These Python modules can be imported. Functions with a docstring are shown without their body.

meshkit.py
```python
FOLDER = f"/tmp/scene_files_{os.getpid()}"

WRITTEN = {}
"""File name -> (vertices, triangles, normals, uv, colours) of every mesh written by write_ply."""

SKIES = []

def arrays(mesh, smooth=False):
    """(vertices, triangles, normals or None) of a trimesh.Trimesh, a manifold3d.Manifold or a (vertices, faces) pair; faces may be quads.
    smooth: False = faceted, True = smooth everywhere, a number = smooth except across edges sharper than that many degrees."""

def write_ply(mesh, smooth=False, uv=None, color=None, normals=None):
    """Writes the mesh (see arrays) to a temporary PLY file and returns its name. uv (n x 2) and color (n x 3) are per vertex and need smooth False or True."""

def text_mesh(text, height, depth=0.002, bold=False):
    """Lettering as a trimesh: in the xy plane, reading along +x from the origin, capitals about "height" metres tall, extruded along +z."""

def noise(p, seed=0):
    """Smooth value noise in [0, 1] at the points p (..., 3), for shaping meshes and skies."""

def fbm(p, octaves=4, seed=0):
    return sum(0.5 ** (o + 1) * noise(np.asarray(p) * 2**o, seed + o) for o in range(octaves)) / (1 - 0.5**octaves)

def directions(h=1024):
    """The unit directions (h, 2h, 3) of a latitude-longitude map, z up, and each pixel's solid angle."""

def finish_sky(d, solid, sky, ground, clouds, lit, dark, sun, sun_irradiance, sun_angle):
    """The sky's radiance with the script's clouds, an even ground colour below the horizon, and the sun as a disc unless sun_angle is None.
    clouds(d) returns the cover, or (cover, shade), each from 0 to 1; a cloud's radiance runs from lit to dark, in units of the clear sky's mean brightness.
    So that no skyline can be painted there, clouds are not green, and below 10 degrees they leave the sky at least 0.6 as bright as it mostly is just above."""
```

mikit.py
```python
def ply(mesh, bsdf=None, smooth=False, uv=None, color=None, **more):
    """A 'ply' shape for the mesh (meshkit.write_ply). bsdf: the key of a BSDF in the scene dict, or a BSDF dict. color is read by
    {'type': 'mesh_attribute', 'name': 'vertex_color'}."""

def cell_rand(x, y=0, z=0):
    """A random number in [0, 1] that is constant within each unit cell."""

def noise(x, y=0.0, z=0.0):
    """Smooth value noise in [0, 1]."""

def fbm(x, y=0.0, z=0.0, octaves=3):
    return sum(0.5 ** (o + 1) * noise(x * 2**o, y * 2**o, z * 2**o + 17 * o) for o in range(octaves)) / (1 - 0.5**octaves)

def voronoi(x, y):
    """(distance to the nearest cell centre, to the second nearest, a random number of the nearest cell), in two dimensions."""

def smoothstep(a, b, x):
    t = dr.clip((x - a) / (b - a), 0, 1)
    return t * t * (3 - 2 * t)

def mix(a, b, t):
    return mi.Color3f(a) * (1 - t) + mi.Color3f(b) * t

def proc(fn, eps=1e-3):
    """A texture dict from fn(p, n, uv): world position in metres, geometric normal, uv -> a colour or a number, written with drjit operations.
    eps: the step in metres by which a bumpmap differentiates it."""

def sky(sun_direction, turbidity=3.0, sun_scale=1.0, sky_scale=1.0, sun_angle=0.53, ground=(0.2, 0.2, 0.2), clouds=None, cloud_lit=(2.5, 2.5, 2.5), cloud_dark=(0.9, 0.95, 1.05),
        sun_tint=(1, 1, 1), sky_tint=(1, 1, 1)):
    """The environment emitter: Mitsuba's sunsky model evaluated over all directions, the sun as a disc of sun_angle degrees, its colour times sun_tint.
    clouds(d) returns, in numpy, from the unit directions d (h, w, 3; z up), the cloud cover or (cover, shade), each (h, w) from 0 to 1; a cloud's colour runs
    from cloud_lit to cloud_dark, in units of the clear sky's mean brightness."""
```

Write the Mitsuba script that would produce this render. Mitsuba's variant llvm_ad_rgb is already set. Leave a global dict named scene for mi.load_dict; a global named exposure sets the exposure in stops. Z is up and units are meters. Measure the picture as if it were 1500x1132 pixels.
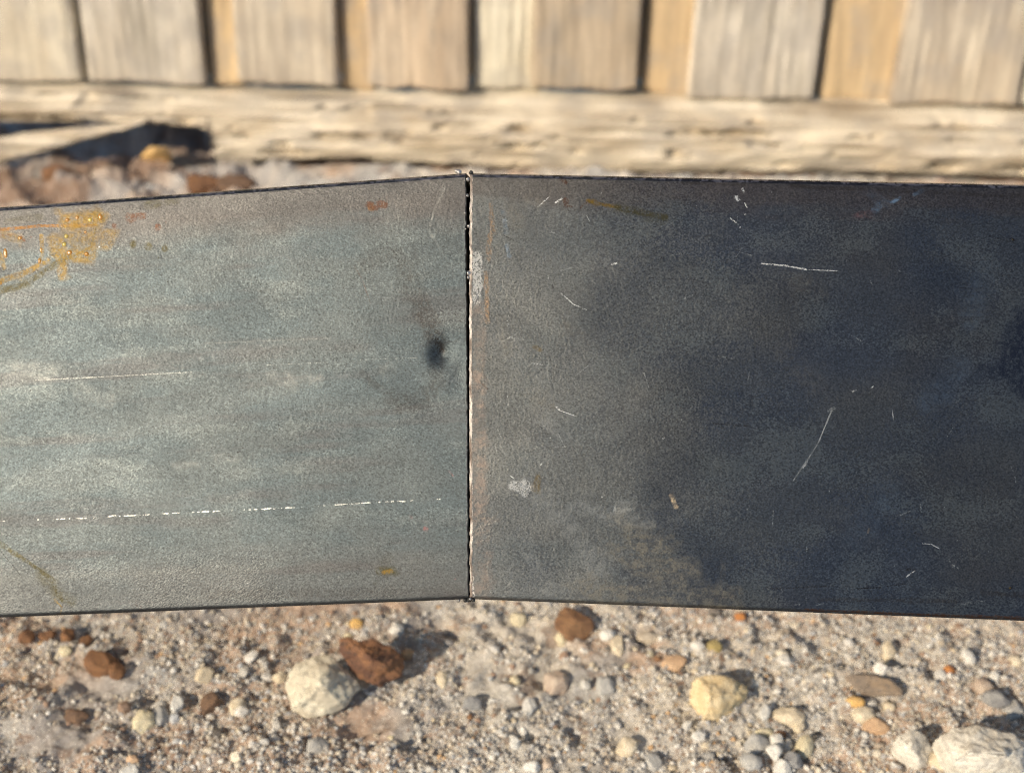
import math
import numpy as np, trimesh, drjit as dr, mitsuba as mi, mikit, meshkit
from mikit import proc, noise, fbm, voronoi, smoothstep, mix, cell_rand
T4 = mi.ScalarTransform4f
scene, labels = {}, {}

# ------------------------------------------------------------ camera, sky, exposure
PITCH, ROLL, EYE = math.radians(32.8), math.radians(1.3), np.array([0.0, 0.0, 0.5])
FWD = np.array([0, math.cos(PITCH), -math.sin(PITCH)])
UP0 = np.array([0, math.sin(PITCH), math.cos(PITCH)])
UP = math.cos(ROLL) * UP0 - math.sin(ROLL) * np.array([1.0, 0, 0])
scene['camera'] = {'type': 'thinlens', 'fov': math.degrees(2 * math.atan(750 / 2258)), 'fov_axis': 'x', 'aperture_radius': 0.0027,
                   'focus_distance': 0.538, 'near_clip': 0.02, 'far_clip': 500.0,
                   'to_world': T4().look_at(origin=EYE.tolist(), target=(EYE + FWD).tolist(), up=UP.tolist())}
SUN_AZ, SUN_EL = math.radians(42), math.radians(28)      # behind the camera, to its left
SUN = [-math.sin(SUN_AZ) * math.cos(SUN_EL), -math.cos(SUN_AZ) * math.cos(SUN_EL), math.sin(SUN_EL)]
scene['sky'] = mikit.sky(SUN, turbidity=3, sky_scale=1.2, sun_tint=(0.93, 1.0, 1.14))
exposure = 1.95

# measured on the steel in millimetres: (along, down, along, down, width, strength)
LEFT_MARKS = {
 'orange': [(166.2,8.3,149.2,8,0.81,1), (149.2,8,128.7,9.2,0.81,1), (27.3,9.6,27.3,9.6,1.54,1), (23.2,9.4,23.2,9.4,0.72,0.6)],
 'olive': [(128.4,9.7,130.9,16.9,0.39,0.8), (130.9,16.9,138.3,19.9,0.39,0.8), (138.3,19.9,145.2,18.9,0.39,0.8), (167.4,30.4,158.2,29.5,1.54,0.9), (158.2,29.5,151.6,26.2,1.54,0.9), (151.6,26.2,145.4,22.4,1.54,0.9), (145.4,22.4,139.6,19.8,1.54,0.9), (128.4,4.7,126,7.4,1.54,0.6), (140.6,10.8,140.6,15.8,1.08,0.6), (115,16.7,115,16.7,1.54,1), (109.4,18.1,109.4,18.1,1.98,1), (103.4,19.5,103.4,19.5,1.54,1), (105.9,22.3,105.9,22.3,0.39,0.8), (106.1,26.7,106.1,26.7,0.39,0.7), (108,28.3,108,28.3,0.33,0.7), (84.1,10,84.1,10,0.39,0.7), (108.3,3.2,105.3,2.9,1.98,0.6), (101.5,2.7,98.1,2.4,1.54,0.5), (162.1,5.6,149.1,4.8,1.76,0.35), (31.3,138,26.9,138.1,2.42,0.9), (28.9,134.2,28.9,134.2,3.08,0.2), (172.5,121.5,161.2,129.1,1.08,0.95), (161.2,129.1,152.5,135.9,1.08,0.95), (152.5,135.9,150.5,141,1.08,0.95), (150.5,141,148.6,144,1.08,0.95), (156.3,133.3,151,140.5,2.64,0.55), (151,140.5,145.2,144.6,2.64,0.55)],
 'ochre': [(167.3,27.4,155.3,24.2,1.54,0.8), (155.3,24.2,147.4,20.8,1.54,0.8), (139.4,7.4,128,7.2,4.84,0.8), (143.1,14.4,142.1,18.6,3.74,0.75), (139.5,19.3,131.3,20.3,3.3,0.75), (136.6,12.3,131.5,13.9,5.72,0.6), (149.4,11.5,149.3,18.2,0.9,0.8), (149.3,18.2,151.1,23,0.9,0.8), (165.4,17.1,164.1,22.2,1.08,0.6), (163.7,10.5,157.3,12.2,1.98,0.5), (125.2,15.6,124.3,13.2,3.52,0.6), (141,21.9,142.5,26.8,1.98,0.7), (29.9,138.5,27.2,138.1,1.08,1), (151.6,143.4,149,146.2,0.29,0.8), (149,146.2,149.9,148.7,0.29,0.8), (149.9,148.7,155.1,149.7,0.29,0.8)],
 'rust': [(157.2,11.4,155.7,12.8,0.9,0.8), (153.3,11.7,153.3,11.7,0.72,0.7), (165,10.4,159.8,10.3,0.39,0.6), (121.7,9.6,121.7,9.6,1.54,0.9), (115.7,7.6,110.6,7.2,1.76,0.8), (105.5,11.2,105.5,11.2,1.54,1), (102.4,10,102.4,10,0.46,0.6), (80.1,9.3,80.1,9.3,0.33,0.6), (27.8,8.8,26.1,9.9,1.54,1), (23.9,8.8,22.2,9.4,1.76,1), (34.4,30.1,31.9,34.6,0.21,0.6), (31.9,34.6,29.3,43.7,0.21,0.6), (32.2,34.1,32.2,34.1,0.39,0.6), (122.3,147,119.7,147.1,1.54,0.3)],
 'white': [(127.8,17.1,127.8,17.1,0.39,0.7), (126.5,16.2,126.5,16.2,0.31,0.6), (129.4,114.2,126.3,114.1,0.34,1), (71.9,114.3,69.4,114.1,0.36,1), (36.4,113.8,33.6,113.7,0.31,1), (22.6,113.8,20.7,113.9,0.26,1)],
 'pale': [(6.5,17.5,4.7,12.3,0.46,0.42), (4.7,12.3,0.7,4.9,0.46,0.42), (5.3,13.3,3.7,10.5,0.33,0.36), (6.2,21.1,1.1,29.9,0.39,0.3), (90.4,54.1,65.3,54.6,0.18,0.42), (65.3,54.6,43,55,0.18,0.42), (66,67.7,50.7,70.3,3.08,0.264), (103.4,97,96.6,97.3,1.76,0.24), (88.2,95.6,80.1,95.5,1.98,0.264), (26.4,66.8,23.9,66,2.64,0.216), (162.5,59.1,149.7,61.8,3.96,0.18), (137.2,69.2,127,72.2,3.52,0.18)],
 'light': [(154.4,63.7,129.1,63.9,0.21,0.8), (129.1,63.9,96,64.1,0.21,0.8), (68.3,63.2,45.9,63.5,0.2,0.6), (34,63.2,13.5,63.7,0.2,0.6)],
 'dash': [(170.8,114.1,134.5,114.5,0.17,1), (134.5,114.5,103.9,114.1,0.17,1), (103.4,114.2,69.9,114.2,0.18,1), (68.6,114.3,29,113.7,0.15,0.8), (29,113.7,8.2,113.7,0.13,0.8)],
 'dark': [(80.5,93.5,79.5,93.3,0.39,0.9), (97.9,75,97.9,75,0.29,0.8), (84.6,94.5,82.3,95.1,0.26,0.8), (121.2,49.6,121.2,49.6,0.26,0.8), (91.6,25.4,91.6,25.4,0.26,0.8), (139,33.7,139,33.7,0.26,0.8), (62.2,61.9,62.2,61.9,0.23,0.8), (9.2,126.9,9.2,126.9,0.26,0.8), (137.8,113.1,137.8,113.1,0.26,0.7), (6.3,58.4,5.3,61.3,1.98,0.7), (22.7,22.7,19.2,26.8,0.18,0.6), (19.2,26.8,16.2,30.3,0.18,0.6), (30,48.3,30,48.3,0.29,0.6), (27.6,48.9,27.6,48.9,0.29,0.6), (25.5,51.9,25.5,51.9,0.26,0.6), (32.9,52.4,32.9,52.4,0.31,0.6), (16.1,50.6,16.1,50.6,0.29,0.6), (15.3,61.4,15.3,61.4,0.26,0.6), (0.4,82,0.4,82,0.26,0.5), (172.6,123.2,168,128.9,0.17,0.7), (168,128.9,164.1,134,0.17,0.7), (5.8,144,5.8,144,0.31,0.7), (28.4,141,28.4,141,0.22,0.7), (9.5,144.3,9.5,144.3,0.29,0.7), (16.3,144.2,16.3,144.2,0.24,0.7), (19.3,144.5,19.3,144.5,0.31,0.7), (20.7,140.9,20.7,140.9,0.3,0.7), (25.9,142.2,25.9,142.2,0.27,0.7), (5.9,144.8,5.9,144.8,0.19,0.7), (17.3,141.2,17.3,141.2,0.24,0.7), (5.5,145.4,5.5,145.4,0.2,0.7), (16.9,144.1,16.9,144.1,0.3,0.7), (15.3,144.2,15.3,144.2,0.3,0.7), (17.6,142.4,17.6,142.4,0.24,0.7), (25,144.9,25,144.9,0.28,0.7), (25.7,144.7,25.7,144.7,0.22,0.7), (26.1,142.3,26.1,142.3,0.31,0.7), (7.3,144,7.3,144,0.27,0.7), (29.5,142.9,29.5,142.9,0.25,0.7), (9,143.6,9,143.6,0.22,0.7), (21.3,141.8,21.3,141.8,0.23,0.7), (17.5,145.5,17.5,145.5,0.3,0.7), (20.3,144.9,20.3,144.9,0.28,0.7), (27.8,143.6,27.8,143.6,0.29,0.7), (6.4,142.8,6.4,142.8,0.18,0.7), (9.8,142.3,9.8,142.3,0.2,0.7), (17.2,142.1,17.2,142.1,0.27,0.7), (67.3,144.9,67.3,144.9,0.17,0.6), (59.1,139.8,59.1,139.8,0.21,0.6), (80.1,142.1,80.1,142.1,0.22,0.6), (61,141,61,141,0.18,0.6), (97.9,141.3,97.9,141.3,0.21,0.6), (95.1,140.2,95.1,140.2,0.21,0.6), (68.9,141.4,68.9,141.4,0.25,0.6), (62.9,141,62.9,141,0.17,0.6)],
 'pink': [(14.1,124,14.1,124,0.9,0.6), (19,119.5,19,119.5,1.08,0.3), (4.5,104.1,3.2,105.8,0.39,0.4), (4.4,141.9,4.4,141.9,0.39,0.5)],
 'brown': [(30.4,29.9,24.1,26.4,3.74,0.28), (24.1,26.4,18.1,28.3,3.74,0.28), (17,30,13.9,41.1,4.4,0.36), (13.9,41.1,10.3,50.9,4.4,0.36), (11.1,47.3,6,60.3,4.84,0.6), (6.7,65.5,7.2,73.9,3.96,0.35), (8.2,75.1,16,79,3.96,0.4), (16,79,24,77.6,3.96,0.4), (33.8,67.6,30.3,71.4,1.54,0.35), (30.3,71.4,23.2,76.6,1.54,0.35), (146.7,148.3,88.1,148.6,0.72,0.35), (95.4,143.6,1.6,146.8,2.2,0.3)],
}
RIGHT_MARKS = {
 'white': [(97.9,29.3,106.1,29.8,0.34,1), (106.1,29.8,113.6,31,0.34,1), (113.6,31,123.9,31.2,0.26,0.75), (29.1,41.4,33.5,45.1,0.26,0.9), (33.5,45.1,38,46.9,0.26,0.9), (28.6,81,29.6,81.9,0.44,0.9), (29.8,82.2,35.8,84.1,0.26,0.8), (88.8,6.8,89.5,7.7,0.81,0.95), (90.8,3.7,91.1,4.6,0.39,0.9), (91.7,8.6,92.4,10,0.39,0.8), (93.8,10.2,93.8,10.2,0.34,0.8), (91.8,12.4,91.8,12.4,0.31,0.8), (86.9,13.9,88.8,15.3,0.39,0.9), (90.3,16.9,90.3,16.9,0.29,0.9), (144.3,75.1,144.3,75.1,0.39,0.6), (136.3,71.6,137.4,70.6,0.26,0.8), (130.3,72.5,131.6,72.2,0.23,0.7), (13.3,105.6,14.3,106.3,0.33,0.8), (20.1,11.4,24,7.7,0.33,0.7), (26.2,9.8,28.3,8.4,0.39,0.8), (46.3,30.8,48,30.5,0.34,0.9), (34.5,65.4,34.5,65.4,0.46,0.7), (24.4,36.1,25.3,35.8,0.26,0.6), (19.8,66,24.6,66.6,0.23,0.7), (24.5,87.8,25.2,88.5,0.39,0.8), (26.8,91.8,26.8,91.8,0.34,0.8), (23.9,101.2,23.9,101.2,0.39,0.9), (65.7,90.8,66.4,90.8,0.26,0.7), (68.7,89.7,68.7,89.7,0.23,0.7), (46.5,99,46.5,99,0.26,0.6), (155.9,124,158.7,124.1,0.26,0.8), (158.7,124.1,161.5,125.5,0.26,0.8), (150.7,135.5,153.4,133.5,0.31,0.7), (112.9,146.8,114.8,146.5,0.21,0.5)],
 'light': [(100.9,4.6,100.9,4.6,0.39,0.6), (122.6,79.5,124.8,78.3,0.9,0.55), (24.9,20.3,26.1,20.3,0.39,0.7), (53,15.9,53,15.9,0.26,0.6), (59,25.2,60.7,27.3,0.26,0.5), (57.1,8.9,57.1,8.9,0.26,0.5), (29.6,90.5,32.1,95,0.31,0.6), (30.7,96.2,34.3,103.2,0.39,0.4), (34.3,103.2,37.8,109.8,0.39,0.4), (73.1,118.5,73.1,118.5,0.31,0.4), (164.3,128.2,165.3,130,0.26,0.6), (166,131.1,167.7,132,0.72,0.6), (147.8,114.7,151.4,112.9,0.26,0.6), (154.6,110.5,155.1,113.2,0.31,0.6), (116.5,126.9,116.6,128.3,0.39,0.7), (185,96.8,185.5,98.1,0.34,0.7), (186.2,100,186.5,101.9,0.26,0.6), (182.4,117.2,182.4,117.2,0.29,0.6), (165.7,118.7,165.7,118.7,0.23,0.6), (162.7,111.3,162.7,111.3,0.26,0.6), (171.4,116.9,171.4,116.9,0.26,0.5), (169.9,144.6,172.2,143.8,1.08,0.5), (174,143.5,176.3,142.9,0.72,0.5), (153.7,144.3,154.9,144.7,0.34,0.5), (116.8,144.3,116.8,144.3,0.31,0.5), (120.4,146.5,122.7,146,0.39,0.5), (46,145.2,48.4,146,0.31,0.5), (37.7,145.5,37.7,145.5,0.34,0.5), (50.8,146.7,50.8,146.7,0.26,0.5), (148.8,149.2,150.2,148.4,0.31,0.5), (152.6,105.7,152.6,105.7,0.22,0.453192), (107,112.5,107,112.5,0.24,0.543762), (131.8,138.9,131.8,138.9,0.17,0.465168), (170.1,106.1,170.1,106.1,0.22,0.478508), (176.6,141.2,176.6,141.2,0.23,0.406138), (146.5,131.2,146.5,131.2,0.14,0.536834), (84.1,143.1,84.1,143.1,0.16,0.588943), (100.3,119.6,100.3,119.6,0.23,0.596263), (154.8,134.5,154.8,134.5,0.18,0.525215), (118.5,141.2,118.5,141.2,0.22,0.413822), (162.4,90.9,162.4,90.9,0.24,0.507938), (111.4,125.5,111.4,125.5,0.22,0.488495), (174.5,110.1,174.5,110.1,0.17,0.411286), (105.9,116.2,105.9,116.2,0.22,0.56237), (146.4,132,146.4,132,0.24,0.497912), (83.5,125.3,83.5,125.3,0.13,0.5033), (118.1,96.1,118.1,96.1,0.13,0.525658), (175.1,94.3,175.1,94.3,0.2,0.566937), (135.5,125.9,135.5,125.9,0.22,0.512087), (167.2,99.6,167.2,99.6,0.24,0.451127), (178.2,125.9,178.2,125.9,0.22,0.585293), (86.4,139.1,86.4,139.1,0.16,0.546384), (99.3,115.8,99.3,115.8,0.15,0.541603), (107.2,115.8,107.2,115.8,0.22,0.411408), (11.4,78,11.4,78,0.45,0.808583), (11.6,80.8,11.6,80.8,0.45,0.869822), (6.1,42.3,6.1,42.3,0.29,0.750199), (6.1,105.6,6.1,105.6,0.31,0.835129), (21.1,136.3,21.1,136.3,0.31,0.513937), (13.5,121,13.5,121,0.27,0.600305), (43,95.6,43,95.6,0.36,0.687476), (75.1,9.8,75.1,9.8,0.32,0.680531), (34.6,107.9,34.6,107.9,0.23,0.539148), (10.6,53.2,10.6,53.2,0.41,0.796967), (11.9,62.7,11.9,62.7,0.33,0.556643), (52.9,131.2,52.9,131.2,0.63,0.793484), (72.1,84.1,72.1,84.1,0.43,0.630449), (45.4,111.8,45.4,111.8,0.38,0.835744), (30.4,40.7,30.4,40.7,0.25,0.630335), (9.6,133.7,9.6,133.7,0.36,0.79189), (95.7,114.5,95.7,114.5,0.44,0.72426), (33.9,139.9,33.9,139.9,0.34,0.780413), (8.3,16.3,8.3,16.3,0.35,0.856178), (29.4,34.7,29.4,34.7,0.64,0.688539), (9.4,16.5,9.4,16.5,0.33,0.891543), (25.1,115.2,25.1,115.2,0.45,0.50096), (25.7,25.8,25.7,25.8,0.35,0.841349), (19.4,107.2,19.4,107.2,0.3,0.738751), (15,82.1,15,82.1,0.31,0.795892), (10.9,52.6,10.9,52.6,0.42,0.700411), (5.7,101.8,5.7,101.8,0.45,0.568644), (41.7,6.1,41.7,6.1,0.63,0.743688), (11,29.3,11,29.3,0.34,0.672821), (54.1,77.7,54.1,77.7,0.25,0.599341), (8.6,121.7,8.6,121.7,0.27,0.766662), (11.6,98.1,11.6,98.1,0.34,0.701171), (10.9,49.8,10.9,49.8,0.4,0.865574), (16.4,90.4,16.4,90.4,0.4,0.856994), (7.5,146.4,7.5,146.4,0.34,0.857614), (4.4,46.2,4.4,46.2,0.36,0.727548), (18.6,50.4,18.6,50.4,0.29,0.753748), (8.7,134.8,8.7,134.8,0.29,0.501382), (40.4,37.3,40.4,37.3,0.45,0.541932), (19.7,90.4,19.7,90.4,0.35,0.524186), (11.3,24.4,11.3,24.4,0.24,0.862631), (5.1,16.2,5.1,16.2,0.24,0.845678), (123.6,107.1,123.6,107.1,0.42,0.611262), (31.6,109.1,31.6,109.1,0.29,0.792503), (44.4,78.6,44.4,78.6,0.38,0.510256), (10.5,51.5,10.5,51.5,0.32,0.869972), (37,13.9,38.2,16,0.29,0.790921), (5.8,60.6,10.5,61.9,0.31,0.465848), (9.3,58.6,13.7,56,0.29,0.788274), (49.1,117.7,50,115.2,0.33,0.736487), (66.7,27.2,72.4,26.3,0.27,0.4653), (8.1,89.3,9.8,92.5,0.24,0.728066), (71.7,42.2,75.2,40.6,0.32,0.608527), (35,69.9,39.4,66.2,0.22,0.762917), (14,56.9,17.6,57,0.3,0.520024), (12.3,57.3,16.6,57.9,0.3,0.655696), (25,67.2,25.5,65.3,0.34,0.509082), (28.4,94.9,32.3,94.8,0.28,0.56998), (7.5,94.8,8.3,97.7,0.33,0.77464), (17,71,15,66.6,0.23,0.561049), (90.9,25.8,94.8,26.6,0.23,0.733476), (65.9,113.8,68.8,113.5,0.22,0.494742), (19,61.7,20.4,63.6,0.27,0.466958), (5.7,100,7.5,102.9,0.33,0.481627), (28.6,33.4,32.4,32.4,0.22,0.715538), (104.7,114,104.5,120,0.3,0.582288), (7.3,80.8,9.1,79.7,0.29,0.712442), (58.6,68.1,60.5,73.2,0.21,0.70806), (163.1,87,165.2,83.3,0.2,0.672589), (132.9,85.3,134.4,88.1,0.22,0.489441), (89,11.1,89.6,16.2,0.26,0.505413), (118.6,115.6,120.3,113.3,0.27,0.496466), (84.1,61.7,89.2,62.4,0.22,0.638529), (84.8,96.6,83.7,98.6,0.27,0.451312), (129.6,53.3,133.4,55.3,0.22,0.695113), (142.2,28.6,145.8,31.1,0.28,0.430225), (135.3,34.2,135.9,35.5,0.26,0.570466), (143.5,71.4,146.9,74.4,0.2,0.515325), (94.6,69.7,95.1,66.8,0.27,0.423202), (89.2,27.3,91.1,24.1,0.26,0.520832)],
 'dash': [(143.3,75.6,144.9,82.6,0.2,0.8), (144.9,82.6,145.7,92.4,0.2,0.8), (123.1,80.5,119.6,89.8,0.23,0.6), (119.6,89.8,115.2,98.2,0.23,0.6), (115.2,98.2,110.7,104.4,0.23,0.6)],
 'pale': [(123.5,79.5,119.2,90.9,0.26,1), (119.2,90.9,111.2,103.9,0.26,1), (23.6,113.1,33.4,122.3,4.84,0.416), (33.4,122.3,45.7,136.2,4.84,0.416), (35.6,115.1,49.9,119.4,3.08,0.512), (49.9,119.4,61.8,120.1,3.08,0.512), (51,115.7,55.7,114.4,2.2,0.96), (19.3,130,26.9,144,3.52,0.384), (22.7,84.5,32.5,91.4,3.08,0.448), (10,58.7,20,72.7,6.6,0.288), (117.6,130.5,117.6,130.5,0.15,1), (167.5,122.5,167.5,122.5,0.13,1), (134,123.7,134,123.7,0.19,1), (187.2,113.8,187.2,113.8,0.24,0.978799), (182.9,96,182.9,96,0.23,1), (158.2,94.3,158.2,94.3,0.2,1)],
 'scuff': [(14.4,108.9,18,109.5,3.3,1), (-0.7,29.8,-0.3,44.6,2.2,1)],
 'dark': [(34.5,65.4,34.5,65.4,0.21,0.8), (25.9,38.7,26.4,40.1,0.39,0.7), (150.2,133.1,152.9,133,0.72,0.7), (182.4,19,183.1,19.2,0.9,0.9), (175.3,18,181.8,19.7,0.39,0.6), (185.1,138.6,186.2,137.9,0.81,0.6), (23.6,35.4,45.1,35.6,0.14,0.45), (59.3,35.2,76.3,35.5,0.17,0.6), (82.5,85,96.1,85.6,0.39,0.6), (165.5,35.8,169.4,36.2,0.18,0.6), (148.6,58.3,148.6,58.3,0.26,0.6), (142.5,117.7,142.5,117.7,0.34,0.7), (153,120.4,154.9,121,0.39,0.5), (104.8,141.5,125.8,139.7,0.39,0.6), (132.8,140.4,142,139.6,0.39,0.7), (144.3,139,151.2,138,0.34,0.6), (-1.5,66.2,-1.2,69.7,0.39,0.8), (8.7,21.9,11.8,23.3,0.26,0.8), (1.6,2,1.6,2,0.39,0.5), (9.2,71.8,9.2,71.8,0.39,0.5)],
 'ochre': [(20.3,60.3,22.5,61.4,0.9,0.45), (22.9,106,22.5,109.6,1.76,0.6), (37.4,8.9,41.9,10,0.72,0.9), (41.9,10,47.9,10.8,0.72,0.9), (182.9,19,182.9,19,0.26,1), (185.6,138.1,185.6,138.1,0.44,0.8)],
 'tanpale': [(54.9,126.3,74.2,139.8,10.12,0.6), (41.2,145.9,88.5,146.4,7.48,0.6), (9.8,10.9,13.6,18,3.08,0.3), (16.9,8.4,20.5,10.7,2.64,0.25), (8.6,51.5,11.3,63.4,2.2,0.3), (31.3,53.3,36.2,55.5,3.08,0.2), (15.2,72.8,25,79.7,4.84,0.2), (109.8,34.6,116.9,39.2,4.4,0.125), (107.1,60.7,116.7,69.8,5.72,0.1)],  # the broad low ones paint the warm reflection along the bottom edge
 'tan': [(69.8,111.3,71.1,114.3,1.08,1), (69.1,110.6,69.1,110.6,0.72,0.8), (137.5,119.5,137.1,120.9,0.39,0.9)],
 'blue': [(141.8,7.3,144.5,5.6,0.9,0.8), (136.3,10,138.1,8.1,1.54,0.45), (149.5,4.3,151.8,3.1,0.9,0.35), (134.5,4.6,140.4,8,1.98,0.25), (9.5,25.2,10.3,28.8,0.72,0.5), (7.9,13.3,9.3,20.5,1.08,0.3)],
 'pink': [(130.8,11.8,134.7,11.4,1.54,0.2)],
 'rust': [(28.8,1.9,29.6,2.8,1.08,1), (29.5,8.8,30.1,10.9,1.08,1), (30.1,10.9,32,11.1,0.44,0.8), (34.8,11.5,37.2,9.3,0.39,0.7), (116.7,148.3,151.6,148.4,0.65,0.75), (151.6,148.4,190.7,148.2,0.72,0.8), (-1.1,71.4,2.3,73.7,0.44,0.8), (2.3,73.7,4.3,75.6,0.34,0.9)],
 'olive': [(47.9,10.8,55,12.5,1.54,0.9), (55,12.5,64.5,14,1.54,0.9), (57.5,14.6,64.6,14.9,1.76,0.35)],
 'brown': [(30.1,11.6,32.5,14.2,0.29,0.6), (32.5,14.2,34.9,12.3,0.29,0.6), (32.7,4.4,35.1,3.7,0.39,0.5), (35.1,3.7,37,4.8,0.39,0.5), (107.6,1.9,114.7,2.7,0.9,0.7), (114.7,2.7,131.4,2.8,0.9,0.7), (70.1,2,95.9,1.9,0.9,0.5), (131.4,2.8,186.3,4.2,0.9,0.45), (121.3,144.6,167.6,143.3,0.9,0.5), (176.7,140.1,190.4,140.5,1.08,0.5)],
 'orange': [(143.2,147.8,143.2,147.8,0.31,0.8), (134.8,147.6,134.8,147.6,0.26,0.7)],
 'tarnish': [(0.8,47,1.4,68.5,2.86,0.5), (0.9,68.5,1.7,92.4,3.08,0.85), (1.9,92.4,2.8,121,3.3,0.9), (3.5,121,4.3,148.5,3.96,0.7)],
 'bare': [(-1.6,73.3,-0.6,106.8,0.65,0.8), (-0.3,106.8,0.3,128.3,0.39,0.7), (1,141.4,1.4,147.9,0.72,0.8)],
 'rustlight': [(3.5,11,4.5,20.6,1.08,0.6), (3.6,21.8,3.4,30.2,1.08,0.6), (2.6,35,3.6,51.7,1.08,0.8)],
 'deep': [(182.4,63.2,186.8,58.4,5.72,0.9), (187.6,46.7,185.6,56.1,5.28,0.85), (188.3,67.7,194.7,53.5,6.6,0.8), (174.4,63.4,179,64.4,3.08,0.7)],  # dark reflected silhouette painted at the far right of the tube
 'haze': [(169.3,47.2,173.4,30.7,5.28,0.24), (167.5,63.6,156.3,75.7,4.84,0.28), (143.4,106.6,132.3,123.5,5.72,0.2)],
}
DROPS = [(139.1,6.5,0.80,0.70,'m_amber'), (135.4,6.0,0.70,0.70,'m_amber'), (130.6,7.1,0.80,0.80,'m_straw'), (126.7,6.3,0.80,1.20,'m_amber'), (139.9,12.4,0.70,0.70,'m_straw'), (140.8,15.3,0.80,0.70,'m_straw'), (139.0,18.4,1.00,0.80,'m_amber'), (132.6,19.3,0.80,0.80,'m_amber'), (163.3,17.0,0.80,1.80,'m_amber'), (149.7,16.7,0.50,0.80,'m_amber'), (150.5,20.6,0.60,1.00,'m_amber'), (157.5,11.9,0.80,0.60,'m_amber'), (166.0,27.8,0.80,0.60,'m_amber'), (132.6,11.4,0.50,0.50,'m_amber')]
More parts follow.
